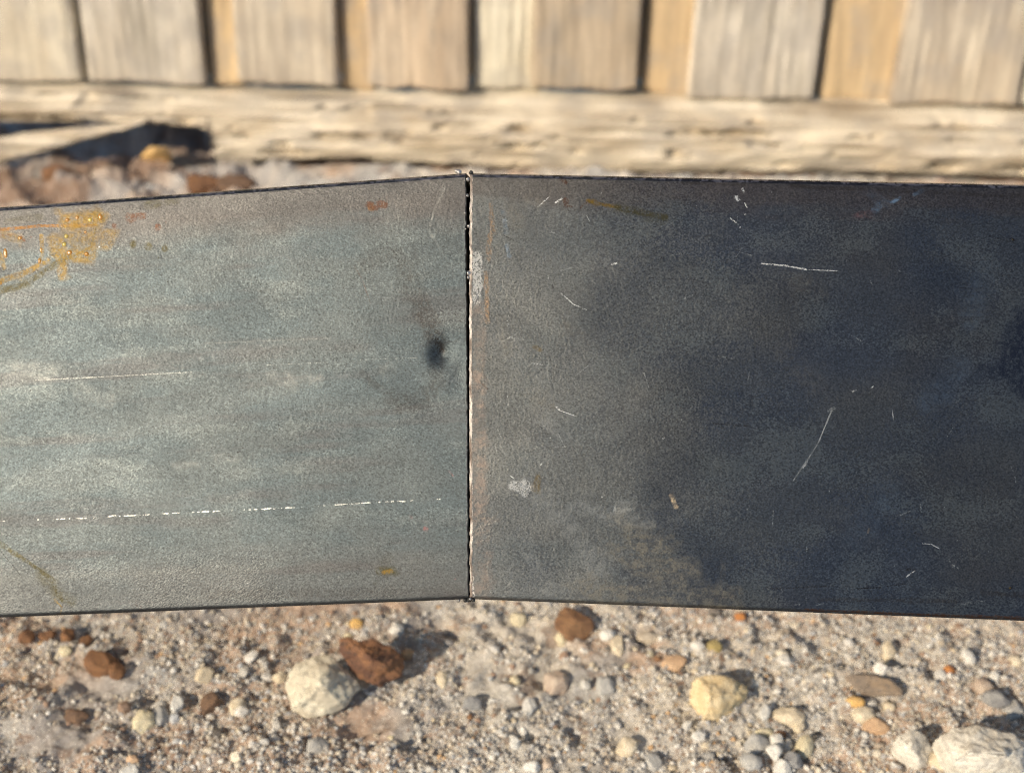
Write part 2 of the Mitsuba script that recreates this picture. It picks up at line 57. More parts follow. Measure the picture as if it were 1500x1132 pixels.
# stones, boards and the splinter in millimetres
HULLS = {
 'cream': [(-96.6,505.0,-2.0), (-89.7,499.6,-2.0), (-72.1,506.6,-2.0), (-66.1,518.9,-1.0), (-100.0,513.8,2.0), (-97.8,515.5,11.0), (-93.1,518.9,15.0), (-86.3,520.1,17.0), (-77.8,520.6,16.0), (-70.6,515.3,12.0), (-65.8,514.4,5.0), (-81.5,501.0,19.0), (-91.0,499.3,8.0), (-73.0,501.0,6.0)],
 'red': [(-76.2,526.6,18.0), (-72.5,526.4,22.0), (-64.3,527.6,22.0), (-56.9,525.3,21.0), (-50.5,521.8,19.0), (-46.3,526.0,14.0), (-46.2,520.3,11.0), (-48.4,519.1,7.0), (-57.3,516.8,3.0), (-62.8,516.3,5.0), (-71.0,519.4,11.0), (-75.0,523.1,15.0), (-57.4,530.6,-2.0), (-49.8,535.4,-2.0), (-59.6,510.6,25.0), (-63.0,514.9,25.0)],
 'yellow': [(83.5,516.0,3.0), (84.9,516.9,9.0), (87.1,517.1,13.0), (92.6,517.6,14.0), (97.3,515.1,14.0), (103.6,517.0,12.0), (109.2,516.5,8.0), (111.5,515.3,2.0), (106.3,510.4,-1.0), (95.0,502.0,-2.0), (89.5,502.7,-2.0), (84.8,512.4,-2.0), (90.9,501.1,16.0), (98.9,504.5,15.0)],
 'big': [(188.1,481.9,0.0), (186.4,479.1,10.0), (188.0,478.4,17.0), (194.4,479.3,22.0), (202.9,479.6,24.0), (214.3,477.1,22.0), (225.0,476.5,16.0), (231.6,476.4,8.0), (229.5,472.0,-2.0), (206.6,465.5,-2.0), (191.9,472.0,-2.0), (194.0,460.0,28.0), (208.3,459.5,27.0), (189.1,465.5,14.0)],
 'dimple': [(169.9,483.8,0.0), (169.9,483.5,7.0), (172.2,483.6,12.0), (175.9,484.0,15.0), (180.6,483.7,15.0), (184.7,483.3,11.0), (187.2,481.9,5.0), (186.4,477.6,-1.0), (180.5,474.4,-2.0), (174.4,477.8,-2.0), (174.0,472.0,17.0), (177.5,471.0,12.0)],
 'shard': [(156.5,528.9,4.0), (161.2,528.3,6.0), (168.9,526.6,7.0), (176.3,524.1,7.0), (181.6,518.7,6.0), (180.5,516.0,6.0), (163.7,517.3,5.5), (159.4,520.8,5.0), (158.0,530.4,0.0), (182.8,520.4,1.0), (164.9,519.9,0.5)],
 'orange': [(-284.0,1060.7,10.0), (-280.1,1057.7,17.0), (-271.3,1053.8,25.0), (-262.2,1054.5,26.0), (-256.7,1052.5,21.0), (-258.2,1057.4,11.0), (-270.9,1058.7,9.0), (-265.4,1041.1,27.0)],
}
ROCKS = [
 (-187.2,527.6,1.9,7.66,6.33,'rust',0.7,'rust brown lump near the left edge, biggest of the reddish lumps'),
 (31.5,560.4,2.3,10.01,7.68,'rust2',0.9,'orange brown stone just below the right steel tube'),
 (22.9,524.7,1.7,6.11,5.79,'pinktan',0.3,'round pinkish tan pebble in the middle of the gravel'),
 (128.7,505.9,1.2,7.05,3.85,'cream',0.4,'cream almond shaped pebble on top of the small pebble heap'),
 (133.1,488.1,1.1,3.78,4.73,'yellow',0.1,'smooth yellowish oval pebble at the right of the pebble heap'),
 (111.3,487.2,1.3,5.33,4.39,'grey',0.8,'light grey angular pebble at the left of the pebble heap'),
 (118.5,482.3,1.1,3.75,3.75,'white',0.7,'squarish white pebble at the middle of the pebble heap'),
 (120.8,490.5,0.8,3.47,2.68,'white',0.3,'white pebble lying just above the squarish white one'),
 (132.4,501.7,0.8,3.19,2.56,'cream',0.2,'small pale pebble tucked under the almond shaped pebble'),
 (115.7,495.3,0.8,4.11,2.53,'yellow',0.5,'yellowish flat pebble at the upper left of the pebble heap'),
 (122.7,495.4,0.5,3.17,1.58,'rust2',0.5,'small brown pebble inside the pebble heap'),
 (126.0,490.4,0.7,2.21,3.15,'white',0.2,'narrow upright white pebble inside the pebble heap'),
 (121.5,473.5,1.3,4.65,4.34,'white',0.8,'whitish pebble cut by the bottom edge below the pebble heap'),
 (106.9,475.1,1.2,5.26,4.02,'grey',0.6,'grey pebble at the bottom edge left of the pebble heap'),
 (126.1,478.6,1.1,4.37,3.74,'dgrey',0.7,'dark grey pebble at the lower right of the pebble heap'),
 (117.4,506.8,0.8,2.56,4.16,'white',0.3,'pale curved pebble left of the almond shaped pebble'),
 (45.5,521.4,1.3,4.49,4.49,'grey',0.9,'pale grey angular pebble right of the round pinkish pebble'),
 (11.0,507.4,1.0,3.47,4.42,'white',0.9,'pointed white pebble below the round pinkish pebble'),
 (4.6,524.8,0.7,2.41,2.25,'yellow',0.4,'tiny bright yellow pebble left of the round pinkish pebble'),
 (99.0,548.8,0.9,3.65,2.99,'olive',0.2,'olive yellow round pebble above the cream yellow stone'),
 (113.1,569.8,0.8,2.55,2.55,'orange',0.4,'orange red pebble just under the right steel tube'),
 (181.7,549.1,1.0,3.39,4.41,'cream',0.2,'cream oval pebble standing alone above the flat tan shard'),
 (-160.5,492.7,1.4,5.11,4.79,'yellow',0.5,'pale yellow pebble at the lower left'),
 (-153.9,497.3,1.2,4.16,4.80,'grey',0.5,'grey pebble pressed against the pale yellow one'),
 (-147.7,502.9,1.0,3.21,3.85,'white',0.9,'pale diamond shaped pebble at the lower left'),
 (-137.7,520.5,1.2,3.91,4.56,'cream',0.9,'cream pointed pebble left of the large cream stone'),
 (-133.1,505.2,1.3,4.17,5.45,'brown',0.6,'dark brown stone at the lower left'),
 (-120.6,504.2,1.0,3.19,4.15,'cream',0.3,'pale upright pebble right of the dark brown stone'),
 (-190.2,494.8,1.0,5.17,3.23,'brown',0.5,'brown clod near the lower left corner'),
 (167.3,501.6,1.2,5.81,3.87,'peach',0.4,'peach coloured pebble above the rounded dimpled stone'),
 (159.3,513.3,0.7,4.23,2.44,'orange2',0.4,'yellow orange flat pebble under the shard left end'),
 (161.9,507.3,0.8,5.83,2.75,'cream',0.3,'long cream pebble below the flat tan shard'),
 (167.0,516.2,0.7,2.94,2.29,'white',0.3,'white pebble touching the front edge of the shard'),
 (175.3,513.9,0.7,2.94,2.29,'cream',0.3,'cream pebble below the right half of the shard'),
 (218.5,545.6,1.0,3.42,3.42,'white',0.7,'bluish white pebble under the right end of the steel'),
 (220.8,526.0,1.0,4.37,3.36,'pinktan',0.4,'pinkish tan pebble at the right side'),
 (231.5,512.9,1.3,4.34,5.01,'grey',0.8,'grey white rough pebble at the right edge'),
 (207.3,535.8,0.8,2.70,2.53,'orange',0.5,'orange pebble at the right side'),
 (202.8,532.9,0.8,3.03,2.69,'white',0.6,'white pebble touching the orange pebble at the right'),
 (224.0,516.3,1.1,6.34,3.67,'dgrey',0.6,'flat grey stone left of the rough right edge pebble'),
 (241.0,545.1,0.8,3.45,2.76,'cream',0.4,'cream pebble at the right edge under the steel'),
 (228.7,534.6,0.8,2.72,3.06,'white',0.6,'upright white pebble near the right edge'),
 (-14.7,508.8,1.0,4.11,3.48,'dgrey',0.9,'dark grey angular pebble at bottom centre'),
 (-29.0,523.5,0.9,2.89,3.53,'cream',0.5,'cream pebble right of the reddish brown rock'),
 (-82.5,481.3,1.3,5.89,4.34,'grey',0.7,'grey and white pebble below the large cream stone'),
 (-103.7,523.9,0.8,3.57,2.59,'cream',0.6,'small cream pebble at the left foot of the large cream stone'),
 (5.9,567.4,1.0,4.02,3.35,'yellow',0.4,'pale yellow pebble under the seam of the steel'),
 (53.0,548.6,1.0,3.30,5.28,'cream',0.5,'upright cream pebble right of the orange brown stone'),
 (68.1,556.6,0.7,5.66,2.50,'tan',0.4,'long tan pebble under the right steel tube'),
 (79.0,536.9,0.5,6.21,1.80,'peach',0.6,'thin orange pink sliver of stone'),
 (48.4,555.8,0.8,3.99,2.82,'white',0.4,'white pebble beside the orange brown stone'),
 (26.5,555.0,0.9,3.65,2.98,'yellow',0.5,'yellowish pebble at the left foot of the orange brown stone'),
 (-71.6,557.1,0.8,3.33,2.67,'orange2',0.4,'orange pebble above the reddish brown rock'),
 (-75.4,552.4,0.6,2.32,1.99,'yellow',0.4,'small yellow pebble beside the orange pebble'),
 (-52.5,556.0,0.7,3.65,2.33,'white',0.3,'bluish white pebble right of the orange pebble'),
 (-227.3,546.4,1.0,3.78,3.44,'rust',0.6,'rust brown lump at the left edge, first of a row'),
 (-217.3,547.7,1.0,4.11,3.26,'rust',0.6,'rust brown lump in the row under the left steel, second from the left'),
 (-208.3,548.0,1.0,3.76,3.42,'rust',0.6,'rust brown lump in the row under the left steel, third from the left'),
 (-199.1,544.6,0.9,3.05,3.73,'rust',0.6,'rust brown lump in the row under the left steel, rightmost'),
 (-207.0,538.9,0.7,3.39,2.37,'yellow',0.3,'greenish yellow pebble below the row of rust brown lumps'),
 (54.0,484.3,1.2,5.26,4.02,'cream',0.6,'cream pebble cluster stone at bottom right of centre'),
 (64.9,477.0,1.2,4.62,4.00,'grey',0.7,'grey faceted pebble at the bottom right of centre'),
 (188.9,476.0,1.2,4.76,4.13,'cream',0.4,'small cream stone wedged between the two large pale stones'),
 (86.9,493.2,0.8,3.45,2.51,'white',0.7,'white pebble below the cream yellow stone'),
 (-178.9,521.2,1.0,4.29,3.30,'rust',0.6,'rust brown lump right below the biggest reddish lump'),
 (-105.5,481.2,0.7,2.80,2.18,'white',0.5,'small white pebble at the bottom left of the large cream stone'),
 (-159.6,468.7,0.7,2.81,2.18,'peach',0.7,'small peach pebble at the bottom left'),
 (-159.8,463.2,0.7,4.65,2.48,'white',0.5,'white pebble cut by the bottom edge at the left'),
 (90.3,481.0,0.7,3.10,2.48,'grey',0.5,'small grey pebble near the bottom right of centre'),
 (37.1,524.0,0.7,2.57,2.25,'white',0.4,'small white pebble right beside the pale grey angular pebble'),
 (5.1,484.5,0.7,2.78,2.47,'white',0.6,'small white pebble at the bottom centre'),
 (12.6,469.6,0.7,3.95,2.43,'white',0.6,'white pebble cut by the bottom edge at the centre'),
 (18.5,472.9,0.7,2.75,2.44,'pinktan',0.5,'pink tan pebble beside the white one at the bottom centre'),
]
BOARDS = [
 (-442.9,-421.9,1112,54.3,'grey'),
 (359.6,422.7,1128,47.7,'grey'),
 (-369.8,-306.2,1128,49.2,'grey'),
 (-269.2,-221.6,1128,51.4,'brown'),
 (-163.5,-116.0,1128,54.0,'brown'),
 (-63.3,-10.7,1128,56.4,'brown'),
 (63.0,115.5,1128,57.8,'brown'),
 (206.0,258.6,1128,50.1,'brown'),
 (-524.6,-431.1,1100,53.6,'grey'),
 (-428.8,-331.3,1100,54.3,'cream'),
 (-325.3,-237.3,1100,55.0,'grey'),
 (-234.2,-208.6,1112,50.6,'orange'),
 (-212.0,-136.6,1100,57.1,'greytan'),
 (-134.1,-109.5,1112,49.7,'orange'),
 (-112.9,-38.1,1100,56.1,'tan'),
 (-33.8,15.7,1112,52.4,'pale'),
 (9.9,89.2,1100,57.5,'brown'),
 (95.0,133.6,1112,52.0,'orange'),
 (128.5,223.3,1100,52.9,'grey'),
 (229.0,290.5,1112,48.9,'orange'),
 (282.6,378.3,1100,52.8,'greytan'),
 (381.6,475.2,1100,54.0,'grey'),
 (480.4,567.6,1100,55.8,'tan'),
]
SLIVER = [(-415.6,1050.0,9.4,13.0), (-394.6,1052.0,16.7,11.0), (-374.1,1054.0,21.8,9.5), (-353.8,1056.0,25.8,7.5), (-333.4,1058.0,29.8,5.5), (-307.9,1060.0,35.0,3.5), (-275.2,1064.0,41.2,1.2)]

# ------------------------------------------------------------ helpers
def add(key, mesh, bsdf, smooth=False, label=None, category=None, group=None, kind=None, uv=None, color=None, **more):
    scene[key] = mikit.ply(mesh, bsdf, smooth=smooth, uv=uv, color=color, **more)
    d = {k: v for k, v in (('label', label), ('category', category), ('group', group), ('kind', kind)) if v}
    if d:
        labels[key] = d
    return key


COUNT = {}


def numbered(name):
    COUNT[name] = COUNT.get(name, -1) + 1
    return name if COUNT[name] == 0 else f'{name}_{COUNT[name]:03d}'


def sstep(a, b, x):
    t = np.clip((x - a) / (b - a), 0, 1)
    return t * t * (3 - 2 * t)


def col(*c):
    return mi.Color3f(*c)


def grid_faces(n, m):
    i, j = np.meshgrid(np.arange(n - 1), np.arange(m - 1), indexing='ij')
    a = i * m + j
    return np.stack([a, a + m, a + m + 1, a + 1], -1).reshape(-1, 4)


# ------------------------------------------------------------ materials
def two(b):
    return {'type': 'twosided', 'b': b}


def seg_cover(s, t, wob, segs):
    m = mi.Float(0)
    for x0, y0, x1, y1, w, st in segs:
        dx, dy = x1 - x0, y1 - y0
        l2 = dx * dx + dy * dy
        px, py = s - x0, t - y0
        if l2 > 1e-6:
            h = dr.clip((px * dx + py * dy) * (1 / l2), 0, 1)
            px, py = px - h * dx, py - h * dy
        d = dr.sqrt(px * px + py * py) * wob
        m = dr.maximum(m, dr.clip((1.15 * w - d) * (1 / (0.6 * w)), 0, 1) * st)
    return m


MARK = {'orange': (.10, .05, .014), 'rust': (.055, .028, .018), 'ochre': (.10, .064, .011), 'olive': (.035, .032, .016), 'brown': (.022, .018, .016),
        'dark': (.009, .008, .009), 'white': (.55, .55, .54), 'dash': (.46, .46, .45), 'light': (.26, .27, .265), 'scuff': (.34, .34, .33), 'tan': (.36, .28, .19),
        'blue': (.12, .19, .28), 'pink': (.22, .085, .085), 'tarnish': (.2, .16, .135), 'bare': (.55, .5, .46), 'rustlight': (.2, .135, .085), 'deep': (.008, .012, .024), 'haze': (.08, .11, .15), 'pale': (.2, .205, .2), 'tanpale': (.17, .15, .115)}
BROAD = ('pale', 'tanpale', 'ochre', 'brown', 'olive', 'tarnish', 'deep', 'haze', 'tan', 'pink', 'blue')


def marks(c, s, t, table):
    f1 = noise(s * .8, t * .8, 3.0)
    f2 = noise(s * 2.6, t * 2.6, 7.0)
    f3 = noise(s * 4.3, t * 4.3, 9.0)
    wob = .2 + .5 * f1 + .35 * f2 + .85 * noise(s * .33, t * .33, 13.0)
    speck = dr.clip((f2 * .5 + f3 * .5 - .5) * 2.4 + .5, 0, 1)
    ragged = smoothstep(.3, .7, fbm(s * .35, t * .6, 19.0, 4))
    for k, segs in table.items():
        m = seg_cover(s, t, wob, segs)
        if k == 'dash':
            m = m * smoothstep(.52, .64, noise(s * .14, 11.0) * .35 + noise(s * 1.1, 2.0) * .4 + noise(s * 2.7, 6.0) * .25) * smoothstep(.05, .4, speck + .2)
        elif k == 'scuff':
            m = smoothstep(.3, 1.15, m * (.1 + 1.1 * speck + .5 * f1)) * .85
        elif k in ('white', 'light', 'bare'):
            m = smoothstep(.25, 1.15, m * (.05 + .9 * speck + .7 * f1)) * .8
        elif k in BROAD:
            m = m * (.3 + .7 * smoothstep(.25, .7, speck * .45 + f1 * .55)) * (1.0 if k in ('ochre', 'olive', 'deep', 'brown') else .25 + .75 * ragged)
        else:
            m = smoothstep(.15, 1.0, m * (.15 + .85 * speck + .5 * f1)) * .9
        c = mix(c, MARK[k], m)
    return c


def steel_left(p, n, uv):
    s, t = uv.x * 1000, uv.y * 1000
    g = noise(s * 2.1 + t * .7, t * 2.9 - s * .4) * .55 + noise(s * 4.1, t * 4.6, 4.0) * .45
    big = fbm(s * .045, t * .10, 2.0, 5)
    c = mix((.050, .0635, .0720), (.055, .066, .0725), smoothstep(.35, .65, big))
    c = mix(c, (.049, .050, .054), smoothstep(.5, .7, fbm(s * .02 + 9, t * .22, 5.0, 5) * .8 + g * .2) * .6)      # mauve scale in long streaks
    c = mix(c, col(.078, .090, .094), smoothstep(.52, .72, fbm(s * .05 + 2, t * .2, 8.0, 5) * .65 + g * .35) * .55)
    c = c * (.55 + .9 * g) * (1 + .25 * (dr.clip((noise(s * 1.9 + t, t * 2.4, 15.0) - .5) * 2, -1, 1)))
    band = smoothstep(22, 8, t + 9 * (fbm(s * .08, t * .2, 4.0, 3) - .5)) * .75 + smoothstep(120, 142, t + 12 * (fbm(s * .06, t * .2, 8.0, 3) - .5)) * .4
    c = mix(c, col(.062, .058, .058) * (.45 + 1.1 * g), band)
    v = voronoi(s * .33, t * .33)
    c = mix(c, (.018, .017, .017), smoothstep(.10, .04, v[0]) * smoothstep(.6, .8, v[2]) * .7)
    c = marks(c, s, t, LEFT_MARKS)
    corner_sheen = smoothstep(1.5, .7, t + .9 * (noise(s * .5, 3.0) - .5)) * smoothstep(.38, .58, noise(s * .22, t * .8, 5.0) * .5 + noise(s * 1.3, t * 2.0, 8.0) * .5)
    return mix(c, (.24, .22, .225), corner_sheen * .85)          # sky sheen on the worn corner, painted as pale patches


def steel_right(p, n, uv):
    s, t = uv.x * 1000, uv.y * 1000
    g = noise(s * 1.8 + t * .7, t * 2.6 - s * .4) * .6 + noise(s * 3.6, t * 4.2, 4.0) * .4
    big = fbm(s * .03, t * .05, 12.0, 5)
    c = mix((.028, .035, .049), (.031, .037, .048), smoothstep(.35, .65, big))
    c = mix(c, (.036, .036, .038), smoothstep(.48, .75, fbm(s * .03 + 4, t * .04, 1.0, 5) * .8 + g * .2) * .6)
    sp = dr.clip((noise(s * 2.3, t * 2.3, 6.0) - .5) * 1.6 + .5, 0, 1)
    sheen_fade = smoothstep(-.05, 1.05, .5 + (54 - s) * .011 + .9 * (fbm(s * .045, t * .045, 9.0, 6) - .5) + .35 * (sp - .5))     # paler towards the weld: sun sheen falloff painted into the scale colour
    c = mix(c, col(.128, .13, .124), sheen_fade * .9)
    wipe = smoothstep(.42, .62, fbm(s * .022 + 5, t * .05, 31.0, 5) + .22 * (sp - .5))
    c = mix(c, col(.052, .056, .058), wipe * .35)
    c = mix(c, (.085, .098, .1), smoothstep(.5, .7, fbm(s * .06 + 2, t * .09, 18.0, 5) * .7 + g * .3) * .25)
    c = c * (.5 + 1.0 * g)
    edge = smoothstep(15, 5, t + 10 * (fbm(s * .08, t * .3, 3.0, 4) - .5))
    c = mix(c, col(.05, .037, .033) * (.5 + 1.0 * g), edge * .45)
    v = voronoi(s * .3, t * .3)
    c = mix(c, (.012, .012, .014), smoothstep(.10, .04, v[0]) * smoothstep(.65, .85, v[2]) * .6)
    c = marks(c, s, t, RIGHT_MARKS)
    corner_sheen = smoothstep(1.5, .7, t + .9 * (noise(s * .5, 3.0) - .5)) * smoothstep(.38, .58, noise(s * .22, t * .8, 5.0) * .5 + noise(s * 1.3, t * 2.0, 8.0) * .5)
    return mix(c, (.24, .22, .225), corner_sheen * .85)          # top corner: sky sheen painted in as broken pale wear


def steel_bump(p, n, uv):
    s, t = uv.x * 1000, uv.y * 1000
    q = s * .8 + t * .45
    r = t - s * .3
    return smoothstep(1.0, 1.8, t) * (.55 * noise(q * 2.0, r * 3.0) + .45 * noise(q * 3.6, r * 4.4, 3.0)) + 1.2 * noise(s * .09, t * .13, 2.0) + 2.4 * noise(s * .03, t * .04, 9.0)


def rough_left(p, n, uv):
    s, t = uv.x * 1000, uv.y * 1000
    return dr.select(t < 1.5, .26, .49 + .1 * (fbm(s * .05, t * .12, 3.0) - .5) + .06 * (noise(s * 1.5, t * 1.7) - .5))


def rough_right(p, n, uv):
    s, t = uv.x * 1000, uv.y * 1000
    return dr.select(t < 1.5, .26, .41 + .12 * (fbm(s * .05, t * .06, 6.0) - .5) + .06 * (noise(s * 1.5, t * 1.7) - .5))


def steel(c, r):
    return two({'type': 'bumpmap', 'tex': proc(steel_bump, eps=2e-4), 'scale': 8e-5,
                'b': {'type': 'principled', 'base_color': proc(c), 'metallic': STEEL_METAL, 'roughness': proc(r), 'specular': .6}})


STEEL_METAL = .84
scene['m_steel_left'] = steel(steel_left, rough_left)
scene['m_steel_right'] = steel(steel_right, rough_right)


def bare_steel(p, n, uv):
    x, z = p.x * 1000, p.z * 1000
    c = mix((.50, .45, .41), (.17, .135, .115), smoothstep(.35, .62, fbm(x * .5, z * .16, 2.0, 4)))
    return c * (.6 + .7 * noise(x * 2.5, z * 1.6))


scene['m_bare'] = two({'type': 'principled', 'base_color': proc(bare_steel), 'metallic': .55, 'roughness': .45})
scene['m_weld'] = two({'type': 'principled', 'base_color': {'type': 'rgb', 'value': (.42, .4, .38)}, 'metallic': .8, 'roughness': .3})
scene['m_scale'] = two({'type': 'principled', 'base_color': {'type': 'rgb', 'value': (.02, .019, .018)}, 'metallic': .2, 'roughness': .6})


def wood(light, dark, fresh, seed, vertical=True):
    def fn(p, n, uv):
        a, b = (p.x, p.z) if vertical else (p.y * .6 + p.z, p.x)
        a, b = a * 1000 + seed * 37.0, b * 1000
        w = a + 2.2 * noise(a * .05, b * .012, seed) * 2
        c = mix(light, dark, smoothstep(.3, .75, fbm(w * .35, b * .012, seed, 4) * .55 + fbm(a * .035, b * .02, seed + 11.0, 4) * .45))
        c = mix(c, fresh, smoothstep(.5, .72, fbm(a * .07, b * .014, seed + 3.0, 3)) * .45)
        c = mix(c, col(.16, .13, .10), smoothstep(.56, .74, fbm(w * .45, b * .02, seed + 7.0, 4)) * .4)
        blot = fbm(a * .06, b * .05, seed + 5.0, 4)
        c = mix(c, col(.33, .31, .29), smoothstep(.42, .72, blot) * .4)
        return c * (.84 + .32 * noise(w * 1.4, b * .06, 1.0))
    return fn


def wood_bump(vertical):
    def fn(p, n, uv):
        a, b = (p.x, p.z) if vertical else (p.y * .6 + p.z, p.x)
        return fbm(a * 420, b * 14, 2.0, 3)
    return fn


WOODS = {'grey': ((0.626, 0.580, 0.506), (0.331, 0.304, 0.258), (0.478, 0.423, 0.350)), 'greytan': ((0.626, 0.561, 0.460), (0.331, 0.285, 0.239), (0.497, 0.414, 0.313)),
         'cream': ((0.681, 0.626, 0.515), (0.414, 0.368, 0.294), (0.570, 0.497, 0.386)), 'tan': ((0.607, 0.515, 0.405), (0.350, 0.285, 0.221), (0.589, 0.460, 0.331)),
         'brown': ((0.515, 0.432, 0.331), (0.294, 0.244, 0.184), (0.442, 0.359, 0.267)), 'orange': ((0.607, 0.469, 0.294), (0.497, 0.377, 0.239), (0.607, 0.460, 0.276)),
         'pale': ((0.699, 0.662, 0.552), (0.497, 0.460, 0.368), (0.589, 0.524, 0.405))}
VB, HB = proc(wood_bump(True), eps=4e-4), proc(wood_bump(False), eps=4e-4)
for i, (k, (a, b, c)) in enumerate(WOODS.items()):
    scene['m_wood_' + k] = two({'type': 'bumpmap', 'tex': VB, 'scale': 1.2e-3, 'b': {'type': 'principled', 'base_color': proc(wood(a, b, c, 3.0 + i)), 'roughness': .8, 'specular': .25}})
scene['m_sill'] = two({'type': 'bumpmap', 'tex': HB, 'scale': 1.5e-3, 'b': {'type': 'principled', 'base_color': proc(wood((.80, .72, .585), (.30, .235, .16), (.64, .54, .40), 21.0, False)), 'roughness': .85, 'specular': .2}})


def rock(c1, c2, c3, f=1.0, vein=0.0):
    def fn(p, n, uv):
        x, y, z = p.x * 1000 * f, p.y * 1000 * f, p.z * 1000 * f
        c = mix(c1, c2, smoothstep(.35, .65, fbm(x * .16, y * .16, z * .16, 4)))
        c = mix(c, c3, smoothstep(.56, .7, fbm(x * .75 + 5, y * .75, z * .75, 3)) * .75)
        c = c * (.78 + .44 * noise(x * 2.2, y * 2.2, z * 2.2))
        if vein:
            c = mix(c, col(.14, .12, .11), vein * smoothstep(.055, .015, dr.abs(fbm(x * .16 + y * .1, y * .16, z * .3, 3) - .5)))
        return c
    return two({'type': 'principled', 'base_color': proc(fn), 'roughness': .85, 'specular': .25})


ROCKY = {'creamrock': ((.62, .58, .48), (.53, .48, .39), (.3, .28, .23), 1, 0), 'redrock': ((.24, .125, .07), (.13, .07, .05), (.06, .045, .04), 1, 0),
         'yellowrock': ((.66, .55, .37), (.62, .5, .31), (.5, .36, .2), 1, 0), 'bigrock': ((.70, .67, .61), (.62, .58, .51), (.46, .42, .37), 1, .3), 'shard': ((.33, .25, .18), (.27, .22, .18), (.2, .17, .15), 1, 0),
         'rust': ((.22, .115, .06), (.16, .085, .05), (.08, .05, .035), 1.6, 0), 'rust2': ((.29, .165, .09), (.2, .11, .065), (.12, .08, .06), 1.3, 0), 'pinktan': ((.5, .42, .35), (.42, .33, .27), (.3, .25, .22), 2, 0),
         'cream': ((.64, .57, .45), (.55, .47, .35), (.42, .36, .28), 2, 0), 'yellow': ((.62, .56, .40), (.55, .49, .36), (.46, .41, .3), 2, 0), 'grey': ((.45, .44, .42), (.36, .36, .36), (.25, .25, .25), 2, 0),
         'dgrey': ((.3, .3, .3), (.22, .22, .23), (.14, .14, .15), 2, 0), 'white': ((.66, .65, .62), (.56, .55, .53), (.42, .42, .42), 2, 0), 'olive': ((.36, .29, .13), (.28, .23, .12), (.2, .16, .08), 2, 0),
         'orange': ((.5, .22, .07), (.42, .18, .07), (.3, .13, .06), 2, 0), 'orange2': ((.62, .4, .15), (.54, .36, .17), (.4, .27, .14), 1.5, 0), 'peach': ((.58, .41, .27), (.5, .34, .22), (.36, .24, .17), 2, 0),
         'brown': ((.19, .12, .08), (.14, .09, .065), (.08, .06, .05), 1.6, 0), 'tan': ((.52, .46, .38), (.45, .39, .32), (.33, .27, .2), 2, 0)}
for k, v in ROCKY.items():
    scene['m_' + k] = rock(*v)
scene['m_gravel'] = two({'type': 'principled', 'base_color': {'type': 'mesh_attribute', 'name': 'vertex_color'}, 'roughness': .85, 'specular': .25})


def dirt(p, n, uv):
    x, y = p.x * 1000, p.y * 1000
    c = mix((.50, .46, .41), (.46, .44, .41), smoothstep(.38, .6, fbm(x * .02, y * .022, 1.0, 4)))
    dug = smoothstep(985, 1000, y) * smoothstep(-150, -200, x + 30 * noise(y * .05))
    red = smoothstep(.47, .62, fbm(x * .016 + 3, y * .022, 4.0, 4) + .2 * smoothstep(0, -140, x) + .2 * dug)
    c = mix(c, (.38, .26, .19), red * .8)
    c = mix(c, mix((.17, .10, .065), (.42, .35, .30), smoothstep(.44, .62, fbm(x * .04, y * .04, 22.0, 4))), dug * .9)
    grey = smoothstep(.5, .62, fbm(x * .03 - y * .012 + 7, y * .02, 8.0, 4))
    c = mix(c, (.30, .30, .305), grey * .75)
    c = mix(c, (.2, .12, .08), smoothstep(.64, .72, fbm(x * .09, y * .11, 3.0, 3)) * .6)
    v = voronoi(x * .75, y * .75)
    grain = mix((.72, .69, .64), (.3, .26, .23), smoothstep(.3, .75, v[2]))
    c = mix(c, grain, smoothstep(.36, .22, v[0]) * .55)
    return c * (.7 + .6 * noise(x * 2.1, y * 2.1))


scene['m_dirt'] = two({'type': 'principled', 'base_color': proc(dirt), 'roughness': .95, 'specular': .15})


# ------------------------------------------------------------ ground
def ground_z(x, y):
    x, y = np.asarray(x, float), np.asarray(y, float)
    p = np.stack([x, y, x * 0], -1)
    near = sstep(1.6, .8, np.hypot(x, y - .6) / 1.0)
    far = meshkit.fbm(p * 1.3, 3, 5) - .5
    z = .011 * sstep(.92, 1.06, y) - .0015
    z = z + near * ((meshkit.fbm(p * 32, 3, 1) - .5) * .009 + (meshkit.fbm(p * 120, 3, 2) - .5) * .0085)
    z = z + (1 - near) * far * .03
    crust = sstep(.5, .62, meshkit.fbm(p * [22, 34, 1], 3, 9))
    z = z + near * crust * .0022
    clod = meshkit.fbm(p * [45, 60, 1], 3, 12)
    z = z + sstep(.0, .04, y - .98) * sstep(-.10, -.24, x) * near * ((clod - .5) * .045 - .004)
    z = z - .013 * sstep(1.056, 1.067, y) - .016 * sstep(1.025, 1.055, y) * sstep(-.285, -.30, x)
    z = z - .02 * sstep(1.062, 1.085, y) * sstep(-.22, -.25, x)                      # scraped out under the broken sill
    z = z - .012 * np.exp(-((x + .385) / .014) ** 2 - ((y - 1.035) / .03) ** 2)
    return z


def axis(lo, hi, step, reach):
    inner = np.concatenate([np.arange(a, b, st) for a, b, st in step] + [[hi]])
    g = np.cumsum(.02 * 1.45 ** np.arange(24))
    g = g[g < reach]
    return np.concatenate([(lo - g)[::-1], inner, hi + g])


gx = axis(-.47, .47, [(-.47, -.32, .002), (-.32, .32, .0011), (.32, .47, .002)], 120)
gy = axis(.40, 1.2, [(.40, .455, .004), (.455, .60, .0011), (.60, .96, .008), (.96, 1.11, .0018), (1.11, 1.2, .01)], 120)
X, Y = np.meshgrid(gx, gy, indexing='ij')
V = np.stack([X, Y, ground_z(X, Y)], -1).reshape(-1, 3)
add('ground', (V, grid_faces(len(gx), len(gy))), 'm_dirt', smooth=True, label='dry sandy ground with crusted dirt in front of the fence', kind='structure')


